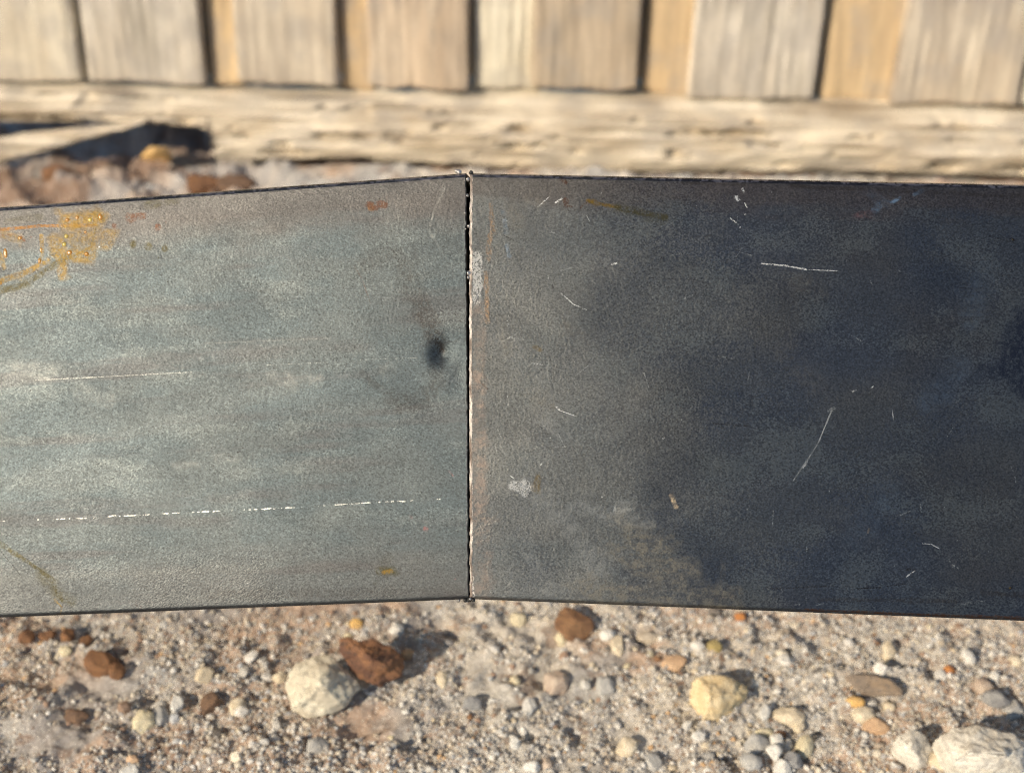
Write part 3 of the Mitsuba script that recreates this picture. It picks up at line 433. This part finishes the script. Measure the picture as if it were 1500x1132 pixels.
# ------------------------------------------------------------ fence: boards on boards, and a rotten sill
rng = np.random.default_rng(11)


def board(x0, x1, y, z0, z1, thick, seed):
    """A sawn board with eased edges; its front face is at y, its edges wander a little."""
    r = .0035
    prof = [(x0, thick), (x0, r)] + [(x0 + r * (1 - math.cos(a)), r * (1 - math.sin(a))) for a in (.5, 1.0)] + [(x0 + r, 0)]
    nx = max(4, int((x1 - x0 - 2 * r) / .012))
    prof += [(x0 + r + (x1 - x0 - 2 * r) * k / nx, 0) for k in range(1, nx)]
    prof += [(x1 - r, 0)] + [(x1 - r * (1 - math.cos(a)), r * (1 - math.sin(a))) for a in (1.0, .5)] + [(x1, r), (x1, thick)]
    prof = np.array(prof)
    zs = np.concatenate([[z0, z0 + .0015, z0 + .004], np.arange(z0 + .012, z0 + .2, .012), np.linspace(z0 + .22, z1, 10)])
    inset = np.concatenate([[.003, .001, 0], np.zeros(len(zs) - 3)])
    P = np.zeros((len(zs), len(prof), 3))
    P[..., 0] = prof[None, :, 0]
    P[..., 1] = y + prof[None, :, 1] + inset[:, None] * (prof[None, :, 1] < r)
    P[..., 2] = zs[:, None]
    q = P.reshape(-1, 3)
    w = meshkit.fbm(np.stack([q[:, 0] * 0 + seed, q[:, 2] * 12, (q[:, 0] > (x0 + x1) / 2) * 9.0], -1), 3, seed) - .5
    q[:, 0] += w * .0035
    q[:, 1] += (meshkit.fbm(np.stack([q[:, 0] * 90, q[:, 2] * 6, q[:, 1] * 0 + seed], -1), 3, seed + 3) - .5) * .0022 * (q[:, 1] < y + r)
    q[:, 2] += np.where(q[:, 2] < z0 + .008, (meshkit.fbm(np.stack([q[:, 0] * 60, q[:, 1] * 0, q[:, 1] * 0 + seed], -1), 3, seed + 5) - .5) * .006, 0)
    f = grid_faces(len(zs), len(prof))[:, ::-1]
    n = len(prof)
    caps = [(0, k, k + 1) for k in range(1, n - 1)] + [((len(zs) - 1) * n, (len(zs) - 1) * n + k + 1, (len(zs) - 1) * n + k) for k in range(1, n - 1)]
    tri = np.vstack([f[:, [0, 1, 2]], f[:, [0, 2, 3]], np.array(caps), [[0, (len(zs) - 1) * n, (len(zs) - 1) * n + n - 1], [0, (len(zs) - 1) * n + n - 1, n - 1]]])
    return trimesh.Trimesh(q, tri, process=False)


FENCE = 'wooden_fence'
labels[FENCE] = {'label': 'weathered wooden fence of overlapping upright boards standing on a rotten sill', 'category': 'fence'}
for i, (x0, x1, y, z, tone) in enumerate(BOARDS):
    k = numbered(FENCE + '__board')
    add(k, board(x0 / 1000, x1 / 1000, y / 1000, z / 1000, 1.35, .0125, 40 + i), 'm_wood_' + tone, smooth=35)
for x0 in (-.62, -.72, -.84, -.95, .60, .71, .82, .93):                  # the fence goes on either side of the frame
    add(numbered(FENCE + '__board'), board(x0 - .05, x0 + .05, 1.1, .055, 1.35, .0125, int(300 + x0 * 100)), 'm_wood_' + ('grey' if int(x0 * 100) % 2 else 'tan'), smooth=35)

# the sill: a rough squared log along x, its underside broken away at the left
xs = np.concatenate([np.arange(-1.0, -.45, .01), np.arange(-.45, .45, .0016), np.arange(.45, 1.0, .01)])
loop = []
y_f, y_b = 1.069, 1.165
top = lambda x: .0495 + .002 * np.sin(x * 9)


def sill_bottom(x):
    b = np.interp(x, [-1, -.42, -.315, -.2745, -.240, -.2315, -.2285, -.185, -.081, .0, .125, .228, .378, 1], [.033, .0335, .036, .0355, .033, .030, .006, .0085, .0085, .005, .005, .0095, .0085, .008])
    return b


NT = 64
u = np.linspace(0, 1, NT)
P = np.zeros((len(xs), NT, 3))
for j, uu in enumerate(u):
    if uu < .3:                     # underside, from the back to the front
        k = uu / .3
        yy, zz = y_b + (y_f + .004 - y_b) * k, sill_bottom(xs) + 0 * xs
    elif uu < .72:                  # front
        k = (uu - .3) / .42
        bulge = .006 * np.sin(k * math.pi) ** .7
        yy, zz = y_f + .004 - bulge, sill_bottom(xs) + (top(xs) - .005 - sill_bottom(xs)) * k
    else:                           # top, running back under the boards
        k = (uu - .72) / .28
        yy, zz = y_f + .004 + (y_b - y_f - .004) * k ** 1.3, top(xs) - .005 + .005 * min(1, k * 3)
    P[:, j, 0], P[:, j, 1], P[:, j, 2] = xs, yy, zz
q = P.reshape(-1, 3)
lump = meshkit.fbm(q * [16, 30, 60], 4, 3) - .5
grain = meshkit.fbm(q * [26, 260, 330], 3, 6) - .5
pits = sstep(.6, .74, meshkit.fbm(q * [34, 90, 130], 3, 14))
front = sstep(1.14, 1.09, q[:, 1])
q[:, 1] += front * (-lump * .016 - grain * .0045 + pits * .009)
q[:, 2] += front * (lump * .006 + grain * .0025 - pits * .002)
add(FENCE + '__sill', (q, grid_faces(len(xs), NT)), 'm_sill', smooth=True, label='rough horizontal timber along the foot of the boards')

sl = np.array(SLIVER) / 1000
sx = np.linspace(sl[0, 0], sl[-1, 0], 90)
sy, sz, sw = (np.interp(sx, sl[:, 0], sl[:, k]) for k in (1, 2, 3))
ang = np.linspace(0, 2 * np.pi, 22)
Q = np.zeros((90, 22, 3))
Q[..., 0] = sx[:, None]
Q[..., 1] = sy[:, None] + .006 * np.cos(ang)[None]
Q[..., 2] = sz[:, None] + (sw[:, None] * 1.0) * np.sin(ang)[None]
q = Q.reshape(-1, 3)
q[:, 1] += (meshkit.fbm(q * [30, 100, 220], 4, 31) - .5) * .008
q[:, 2] += (meshkit.fbm(q * [40, 100, 160], 4, 35) - .5) * .006
add(FENCE + '__sill__splinter', (q, grid_faces(90, 22)), 'm_sill', smooth=True, label='long split-off sliver of wood at the left end of the sill')

# ------------------------------------------------------------ the two steel tubes
ST, SB = np.array([-.01772, .49425, .27008]), np.array([-.01337, .41331, .14449])       # seam: top and bottom of the front face
DL, DR = np.array([-.98959, .0594, -.13107]), np.array([.99774, -.06006, .02999])       # the way each tube runs


def frame(D):
    n = np.cross(D, ST - SB)
    n /= np.linalg.norm(n)
    n = n if n @ FWD < 0 else -n
    q = np.cross(n, D)
    return n, (q if q[2] > 0 else -q)


NL, QL = frame(DL)
NR, QR = frame(DR)


def rounded(h, d, r, steps, nf):
    """Closed profile (a up the face, b backwards): the front face densely, then the rest."""
    arc = lambda ca, cb, t0: [(ca + r * math.cos(t0 + k / steps * math.pi / 2), cb + r * math.sin(t0 + k / steps * math.pi / 2)) for k in range(steps + 1)]
    pts = [(r + (h - 2 * r) * k / nf, 0.0) for k in range(1, nf)]
    pts += arc(h - r, r, -math.pi / 2)
    pts += [(h, r + (d - 2 * r) * k / 4) for k in range(1, 4)]
    pts += arc(h - r, d - r, 0)
    pts += [(h - r - (h - 2 * r) * k / 6, d) for k in range(1, 6)]
    pts += arc(r, d - r, math.pi / 2)
    pts += [(0, d - r - (d - 2 * r) * k / 4) for k in range(1, 4)]
    pts += arc(r, r, math.pi)
    return np.array(pts)


def make_tube(key, D, n, q, length, gap_bottom, gap_top, mat, dents, bevel, label, category):
    h, depth, wall = float((ST - SB) @ q), .10, .004
    outer = rounded(h, depth, .0017, 7, 150)
    inner = rounded(h, depth, .0017, 7, 150)
    inner = np.stack([wall + (inner[:, 0]) * (h - 2 * wall) / h, wall + inner[:, 1] * (depth - 2 * wall) / depth], -1)
    m = np.cross(ST - SB, NL + NR)
    m /= np.linalg.norm(m)
    m = m if m @ D > 0 else -m
    ss = np.unique(np.concatenate([np.arange(0, .05, .0008), np.arange(.05, .25, .002), np.linspace(.25, length, 12)]))

    def start(prof):
        base = SB + prof[:, :1] * q - prof[:, 1:] * n
        t = prof[:, 0] / h
        jag = (meshkit.fbm(np.stack([prof[:, 0] * 900, prof[:, 1] * 300, prof[:, 0] * 0 + len(key)], -1), 3, 7) - .5) * .00045
        return base, -((base - SB) @ m) / (D @ m) + gap_bottom + (gap_top - gap_bottom) * t ** 2.5 + jag * 1.6

    def skin(prof, rows, disp):
        base, s0 = start(prof)
        S = s0[None, :] + rows[:, None]
        Pt = base[None] + S[..., None] * D
        if disp:
            facing = np.clip(1 - prof[:, 1] / .002, 0, 1)
            off = np.zeros_like(S)
            A = np.broadcast_to(prof[:, 0], S.shape)
            for cs, ca, ws, wa, rot, dep in dents:
                c_, s_ = math.cos(rot), math.sin(rot)
                x_, y_ = (S - cs) * c_ + (A - ca) * s_, -(S - cs) * s_ + (A - ca) * c_
                off -= dep * np.exp(-(x_ / ws) ** 2 - (y_ / wa) ** 2)
            Pt = Pt + (off * facing)[..., None] * n
        return Pt, S

    # skin
    np_ = len(outer)
    close = lambda a: np.concatenate([a, a[:, :1]], 1)
    rows = ss.copy()
    if bevel:
        rows = rows + bevel
    Po, So = skin(outer, rows, True)
    Uv = np.stack([So, np.broadcast_to(h - outer[:, 0], So.shape)], -1)          # uv in metres: along the tube, down from the top edge
    Uv[..., 1] += np.where(outer[:, 1] > .0020, outer[:, 1] * 1.0 + .3, 0)[None]
    Pi, Si = skin(inner, ss[[0, 10, 40, -1]], False)
    k_o, k_i = len(rows), 4
    Vo, Vi = close(Po), close(Pi)
    uo, ui = close(Uv), close(np.stack([Si + 2, np.broadcast_to(inner[:, 0], Si.shape)], -1))
    w = np_ + 1
    fo = grid_faces(k_o, w)
    fi = grid_faces(k_i, w)[:, ::-1]
    V = np.vstack([Vo.reshape(-1, 3), Vi.reshape(-1, 3)])
    U = np.vstack([uo.reshape(-1, 2), ui.reshape(-1, 2)])
    endo, endi = (k_o - 1) * w + np.arange(w), k_o * w + (k_i - 1) * w + np.arange(w)
    far = np.stack([endo[:-1], endo[1:], endi[1:], endi[:-1]], -1)
    F = np.vstack([fo, fi + k_o * w, far])
    if D[0] > 0:
        F = F[:, ::-1]
    add(key + '__wall', (V, F), mat, smooth=True, uv=U)
    # cut end, with its bevel, bare metal
    base, s0 = start(outer)
    ring_out = base + (s0 + bevel)[:, None] * D
    ring_mid = base + s0[:, None] * D - (bevel * .55) * n * np.clip(1 - outer[:, 1:] / .004, 0, 1)
    bi, si = start(inner)
    ring_in = bi + si[:, None] * D
    R = np.concatenate([close(x[None])[0] if x.ndim == 3 else np.vstack([x, x[:1]]) for x in (ring_out, ring_mid, ring_in)])
    F = grid_faces(3, w)
    add(key + '__cut_edge', (R, F), 'm_bare' if bevel > .0004 else 'm_scale', smooth=False, label='bare ground metal edge along the joint' if bevel > .0004 else None)
    labels[key] = {'label': label, 'category': category}


DENTS = [(.0050, .0868, .0033, .0042, .3, .0017), (.011, .072, .0065, .013, -.5, .0002), (-.001, .083, .004, .009, 0, .0004)]
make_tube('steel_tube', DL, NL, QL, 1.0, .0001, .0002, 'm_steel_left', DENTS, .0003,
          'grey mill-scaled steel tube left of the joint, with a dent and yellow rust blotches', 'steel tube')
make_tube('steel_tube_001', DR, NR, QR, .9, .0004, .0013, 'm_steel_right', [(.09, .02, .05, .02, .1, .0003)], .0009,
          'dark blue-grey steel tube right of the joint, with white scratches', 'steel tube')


def bead(p, r, seed):
    m = trimesh.creation.icosphere(2, r)
    m.vertices *= (.8 + .5 * meshkit.fbm(m.vertices / r * 1.2 + seed, 3, seed))[:, None]
    m.vertices += p
    return m


def on_seam(t, side=0.0, out=0.0):
    return SB + (ST - SB) * t + np.array([side, 0, 0]) + NR * out


spots = [(1.001, .0016, -.001, .0007, 'm_scale'), (1.004, -.0035, -.0015, .0007, 'm_weld'), (1.002, -.0026, -.001, .0009, 'm_weld'), (.947, .0002, -.0008, .0006, 'm_weld'), (.875, .0006, -.0006, .0006, 'm_weld'),
         (.905, -.0006, .0001, .0004, 'm_weld'), (.868, -.0004, .0001, .0003, 'm_weld'), (.985, .0004, -.0010, .0008, 'm_weld'), (.765, .0006, -.0008, .0009, 'm_weld'), (.755, .0004, -.0008, .0006, 'm_weld'),
         (-.001, .0, -.0004, .0008, 'm_scale'), (-.004, -.0038, -.0014, .0006, 'm_weld'), (-.005, -.0008, -.0014, .0005, 'm_weld'), (.002, .0004, .0002, .0005, 'm_weld'), (-.001, .0014, -.0004, .0007, 'm_scale'), (-.002, -.0014, -.0005, .0007, 'm_scale')]
for i, (t, side, out, r, mat) in enumerate(spots):
    add(numbered('steel_tube_001__weld_bead'), bead(on_seam(t, side, out), r, 60 + i), mat, smooth=True)


scene['m_amber'] = two({'type': 'principled', 'base_color': {'type': 'rgb', 'value': (.3, .14, .02)}, 'roughness': .28, 'specular': .5})
scene['m_straw'] = two({'type': 'principled', 'base_color': {'type': 'rgb', 'value': (.36, .27, .05)}, 'roughness': .25, 'specular': .5})
for i, (s, t, w, h, mat) in enumerate(DROPS):
    m = trimesh.creation.icosphere(2, 1.0)
    v = m.vertices * (.82 + .36 * meshkit.fbm(m.vertices * 1.4 + i, 3, 80 + i))[:, None]
    hh = float((ST - SB) @ QL)
    m.vertices = (SB + s / 1000 * DL + (hh - t / 1000) * QL) + (v[:, :1] * w * DL + v[:, 1:2] * h * QL + v[:, 2:] * min(w, h) * .35 * NL) / 1000
    add(numbered('steel_tube__drip'), m, mat, smooth=True, label='hardened amber drop in the yellow rust blotch')


# ------------------------------------------------------------ stones
def rough(m, amp, seed, f):
    n = m.vertex_normals
    v = m.vertices * f
    m.vertices = m.vertices + n * ((meshkit.fbm(v, 4, seed) - .5) * amp)[:, None]
    return m


def hull_rock(pts, seed, edge=.0011, amp=.0022, rounds=8):
    m = trimesh.convex.convex_hull(np.array(pts) / 1000)
    m = m.subdivide_to_size(edge * 1.6)
    m.merge_vertices()
    trimesh.smoothing.filter_taubin(m, iterations=rounds)
    m = rough(m, amp * 1.7, seed, 150)
    return rough(m, amp * .5, seed + 9, 550)


def lump_rock(seed, angular, sub=3):
    """A unit stone: a ball cut by random planes (angular near 1: few deep cuts), roughened."""
    g = np.random.default_rng(seed)
    m = trimesh.creation.icosphere(sub, 1.0)
    v = m.vertices
    k = int(22 - 12 * angular)
    d = g.normal(size=(k, 3))
    d /= np.linalg.norm(d, axis=1, keepdims=True)
    lim = 1 - g.uniform(.05, .15 + .38 * angular, k)
    r = np.ones(len(v))
    for di, li in zip(d, lim):
        c = v @ di
        r = np.minimum(r, np.where(c > .05, li / np.maximum(c, .05), 9))
    r = r * (1 + .22 * (meshkit.fbm(v * 1.3 + seed, 3, seed) - .5) + .2 * (meshkit.fbm(v * 3.5 + seed, 3, seed + 2) - .5))
    m.vertices = v * r[:, None]
    return m


for hk, mat, amp, name, lab in (
        ('cream', 'creamrock', .003, 'stone', 'large pale cream stone at the left of the reddish brown rock'),
        ('red', 'redrock', .004, 'stone', 'jagged reddish brown rock propped behind the large cream stone'),
        ('yellow', 'yellowrock', .003, 'stone', 'chunky cream yellow stone right of centre under the steel'),
        ('big', 'bigrock', .003, 'stone', 'biggest whitish rock, cut by the bottom right corner'),
        ('dimple', 'bigrock', .002, 'stone', 'rounded pale stone with a grey dimple beside the biggest rock'),
        ('shard', 'shard', .0008, 'stone_shard', 'flat tan brown shard of stone at the right'),
        ('orange', 'orange2', .002, 'stone', 'orange yellow stone in the hollow under the broken sill')):
    add(numbered(name), hull_rock(HULLS[hk], len(hk) * 7 + 1, amp=amp, rounds=6 if hk in ('red', 'shard') else 12), 'm_' + mat, smooth=True if hk != 'red' else 50,
        label=lab, category='stone', group='loose stones on the ground')

for i, (x, y, z, w, h, tone, ang, lab) in enumerate(ROCKS):
    g = np.random.default_rng(500 + i)
    m = lump_rock(700 + i, ang)
    hz = min(w, h) * g.uniform(.85, 1.0)
    a = g.uniform(-.35, .35)
    m.vertices = m.vertices * np.array([w * 1.06, max(h * 1.25, .7 * w), hz]) / 1000
    c, s = math.cos(a), math.sin(a)
    tilt = np.array([[1, 0, 0], [0, math.cos(.25), -math.sin(.25)], [0, math.sin(.25), math.cos(.25)]])
    m.vertices = m.vertices @ (np.array([[c, -s, 0], [s, c, 0], [0, 0, 1]]) @ tilt).T + np.array([x, y, z]) / 1000 + [0, 0, float(ground_z(x / 1000, y / 1000)) + .0006]
    clod = tone in ('rust', 'brown') and 'stone' not in lab
    add(numbered('dirt_clod' if clod else ('stone' if max(w, h) > 6 else 'pebble')), m, 'm_' + tone, smooth=45, label=lab, category='clod' if clod else ('stone' if max(w, h) > 6 else 'pebble'), group='loose clods of red earth' if clod else 'loose stones on the ground')

# clods and lumps of the dug soil below the broken sill
for i, (x, y, r, tone, lab) in enumerate([(-.352, 1.040, .013, 'brown', 'dark reddish clod at the far left, just above the left steel'), (-.318, 1.044, .010, 'brown', 'dark clod left of the orange stone above the steel'), (-.300, 1.033, .012, 'pinktan', 'pale pinkish lump of soil left of the orange stone'),
                                          (-.272, 1.030, .010, 'white', 'whitish lump of soil just below the orange stone'), (-.236, 1.040, .012, 'rust', 'reddish clod right of the orange stone above the steel'), (-.210, 1.042, .011, 'brown', 'brown clod above the steel, right of the hollow'), (-.334, 1.028, .010, 'rust', 'reddish lump peeping over the left steel')]):
    m = lump_rock(900 + i, .3)
    m.vertices = (m.vertices + m.vertex_normals * ((meshkit.fbm(m.vertices * 5, 3, 90 + i) - .5) * .5)[:, None]) * [r * 1.5, r, r * .8] + [x, y, float(ground_z(x, y)) - r * .15]
    add(numbered('dirt_clod'), m, 'm_' + tone, smooth=45, label=lab, category='clod', group='loose clods of red earth')

# countable small pebbles
rng = np.random.default_rng(77)
shapes = []
for k in range(8):
    m = lump_rock(1200 + k, .45 + .07 * k, 2)
    m.vertices = m.vertices * [1, .8, .62]
    shapes.append(mikit.ply(m, None, smooth=40))
TONES = ('white', 'cream', 'grey', 'dgrey', 'rust2', 'tan', 'yellow')
NAMES = {'white': 'white', 'cream': 'cream', 'grey': 'light grey', 'dgrey': 'dark grey', 'rust2': 'rust brown', 'tan': 'tan', 'yellow': 'pale yellow'}
taken = np.array([[x / 1000, y / 1000, max(w, h) / 1000] for x, y, z, w, h, *_ in ROCKS] + [[np.mean([p[0] for p in v]) / 1000, np.mean([p[1] for p in v]) / 1000, .018] for v in HULLS.values()])
done = 0
while done < 190:
    y = rng.uniform(.468, .572)
    x = rng.uniform(-.24, .245) * (.88 + .12 * (y - .46) / .11)
    r = .0014 + .0011 * rng.random() ** 2
    dens = meshkit.fbm(np.array([x * 14, y * 22, 0]), 3, 40) + .35 * sstep(-.05, .14, x)
    if dens < .5 or (np.hypot(taken[:, 0] - x, taken[:, 1] - y) < taken[:, 2] * .9 + r).any():
        continue
    taken = np.vstack([taken, [x, y, r]])
    tone = rng.choice(TONES, p=(.36, .24, .20, .08, .03, .06, .03))
    key = numbered('pebble')
    to = T4().translate([x, y, float(ground_z(x, y)) + r * .25]).rotate([0, 0, 1], rng.uniform(0, 360)).rotate([1, 0, 0], rng.uniform(-30, 30)).scale(r)
    scene[key] = {**shapes[rng.integers(8)], 'bsdf': {'type': 'ref', 'id': 'm_' + tone}, 'to_world': to}
    labels[key] = {'label': f'one of the many very small {NAMES[tone]} pebbles strewn over the gravel', 'category': 'pebble', 'group': f'small {NAMES[tone]} pebbles strewn over the gravel'}
    done += 1

# grit too fine to count
base = {0: trimesh.creation.icosphere(0), 1: trimesh.creation.icosphere(1)}
PAL = np.array([(.62, .6, .57), (.47, .455, .43), (.56, .51, .43), (.34, .33, .33), (.42, .36, .3), (.3, .21, .16), (.16, .145, .135), (.5, .34, .2), (.7, .68, .65), (.40, .41, .43)])
PRO = np.array([.22, .19, .15, .10, .09, .06, .04, .02, .08, .05])
Vs, Fs, Cs, at = [], [], [], 0
for n_, lo, hi, sub, (x0, x1, y0, y1) in ((60000, .0003, .00075, 0, (-.27, .28, .45, .60)), (17000, .0006, .0017, 0, (-.27, .28, .45, .60)), (60, .0012, .003, 1, (-.45, -.1, .99, 1.07)), (90, .001, .0026, 0, (-.1, .45, 1.0, 1.065)), (2500, .001, .004, 0, (-.6, .6, .2, 1.0))):
    bm = base[sub]
    g = rng.uniform(size=(n_ * 2, 2)) * [x1 - x0, y1 - y0] + [x0, y0]
    keep = meshkit.fbm(np.c_[g * [16, 24], g[:, 0] * 0], 3, 51) + .22 * rng.random(len(g)) + .12 * sstep(-.1, .15, g[:, 0]) > .50
    g = g[keep][:n_]
    n_ = len(g)
    r = lo + (hi - lo) * rng.random(n_) ** 2
    A = np.linalg.qr(rng.normal(size=(n_, 3, 3)))[0]
    sc = rng.uniform(.6, 1.15, (n_, 1, 3)) * r[:, None, None]
    v = bm.vertices[None] * rng.uniform(.75, 1.2, (n_, len(bm.vertices), 1)) * sc
    v = np.einsum('nij,nkj->nki', A, v)
    v[..., 2] *= .8
    v += np.c_[g, ground_z(g[:, 0], g[:, 1]) + r * .35][:, None]
    idx = rng.choice(len(PAL), n_, p=PRO)
    left = rng.random(n_) < .3 * sstep(-.02, -.18, g[:, 0])
    idx = np.where(left, rng.choice([4, 5, 2], n_), idx)
    c = np.clip(PAL[idx] * rng.uniform(.8, 1.15, (n_, 1)), 0, .8)
    Vs.append(v.reshape(-1, 3)); Fs.append((bm.faces[None] + (at + np.arange(n_) * len(bm.vertices))[:, None, None]).reshape(-1, 3)); Cs.append(np.repeat(c, len(bm.vertices), 0))
    at += n_ * len(bm.vertices)
add('gravel', (np.vstack(Vs), np.vstack(Fs)), 'm_gravel', smooth=False, color=np.vstack(Cs), label='fine mixed grit and gravel scattered over the sandy ground', category='gravel', kind='stuff')
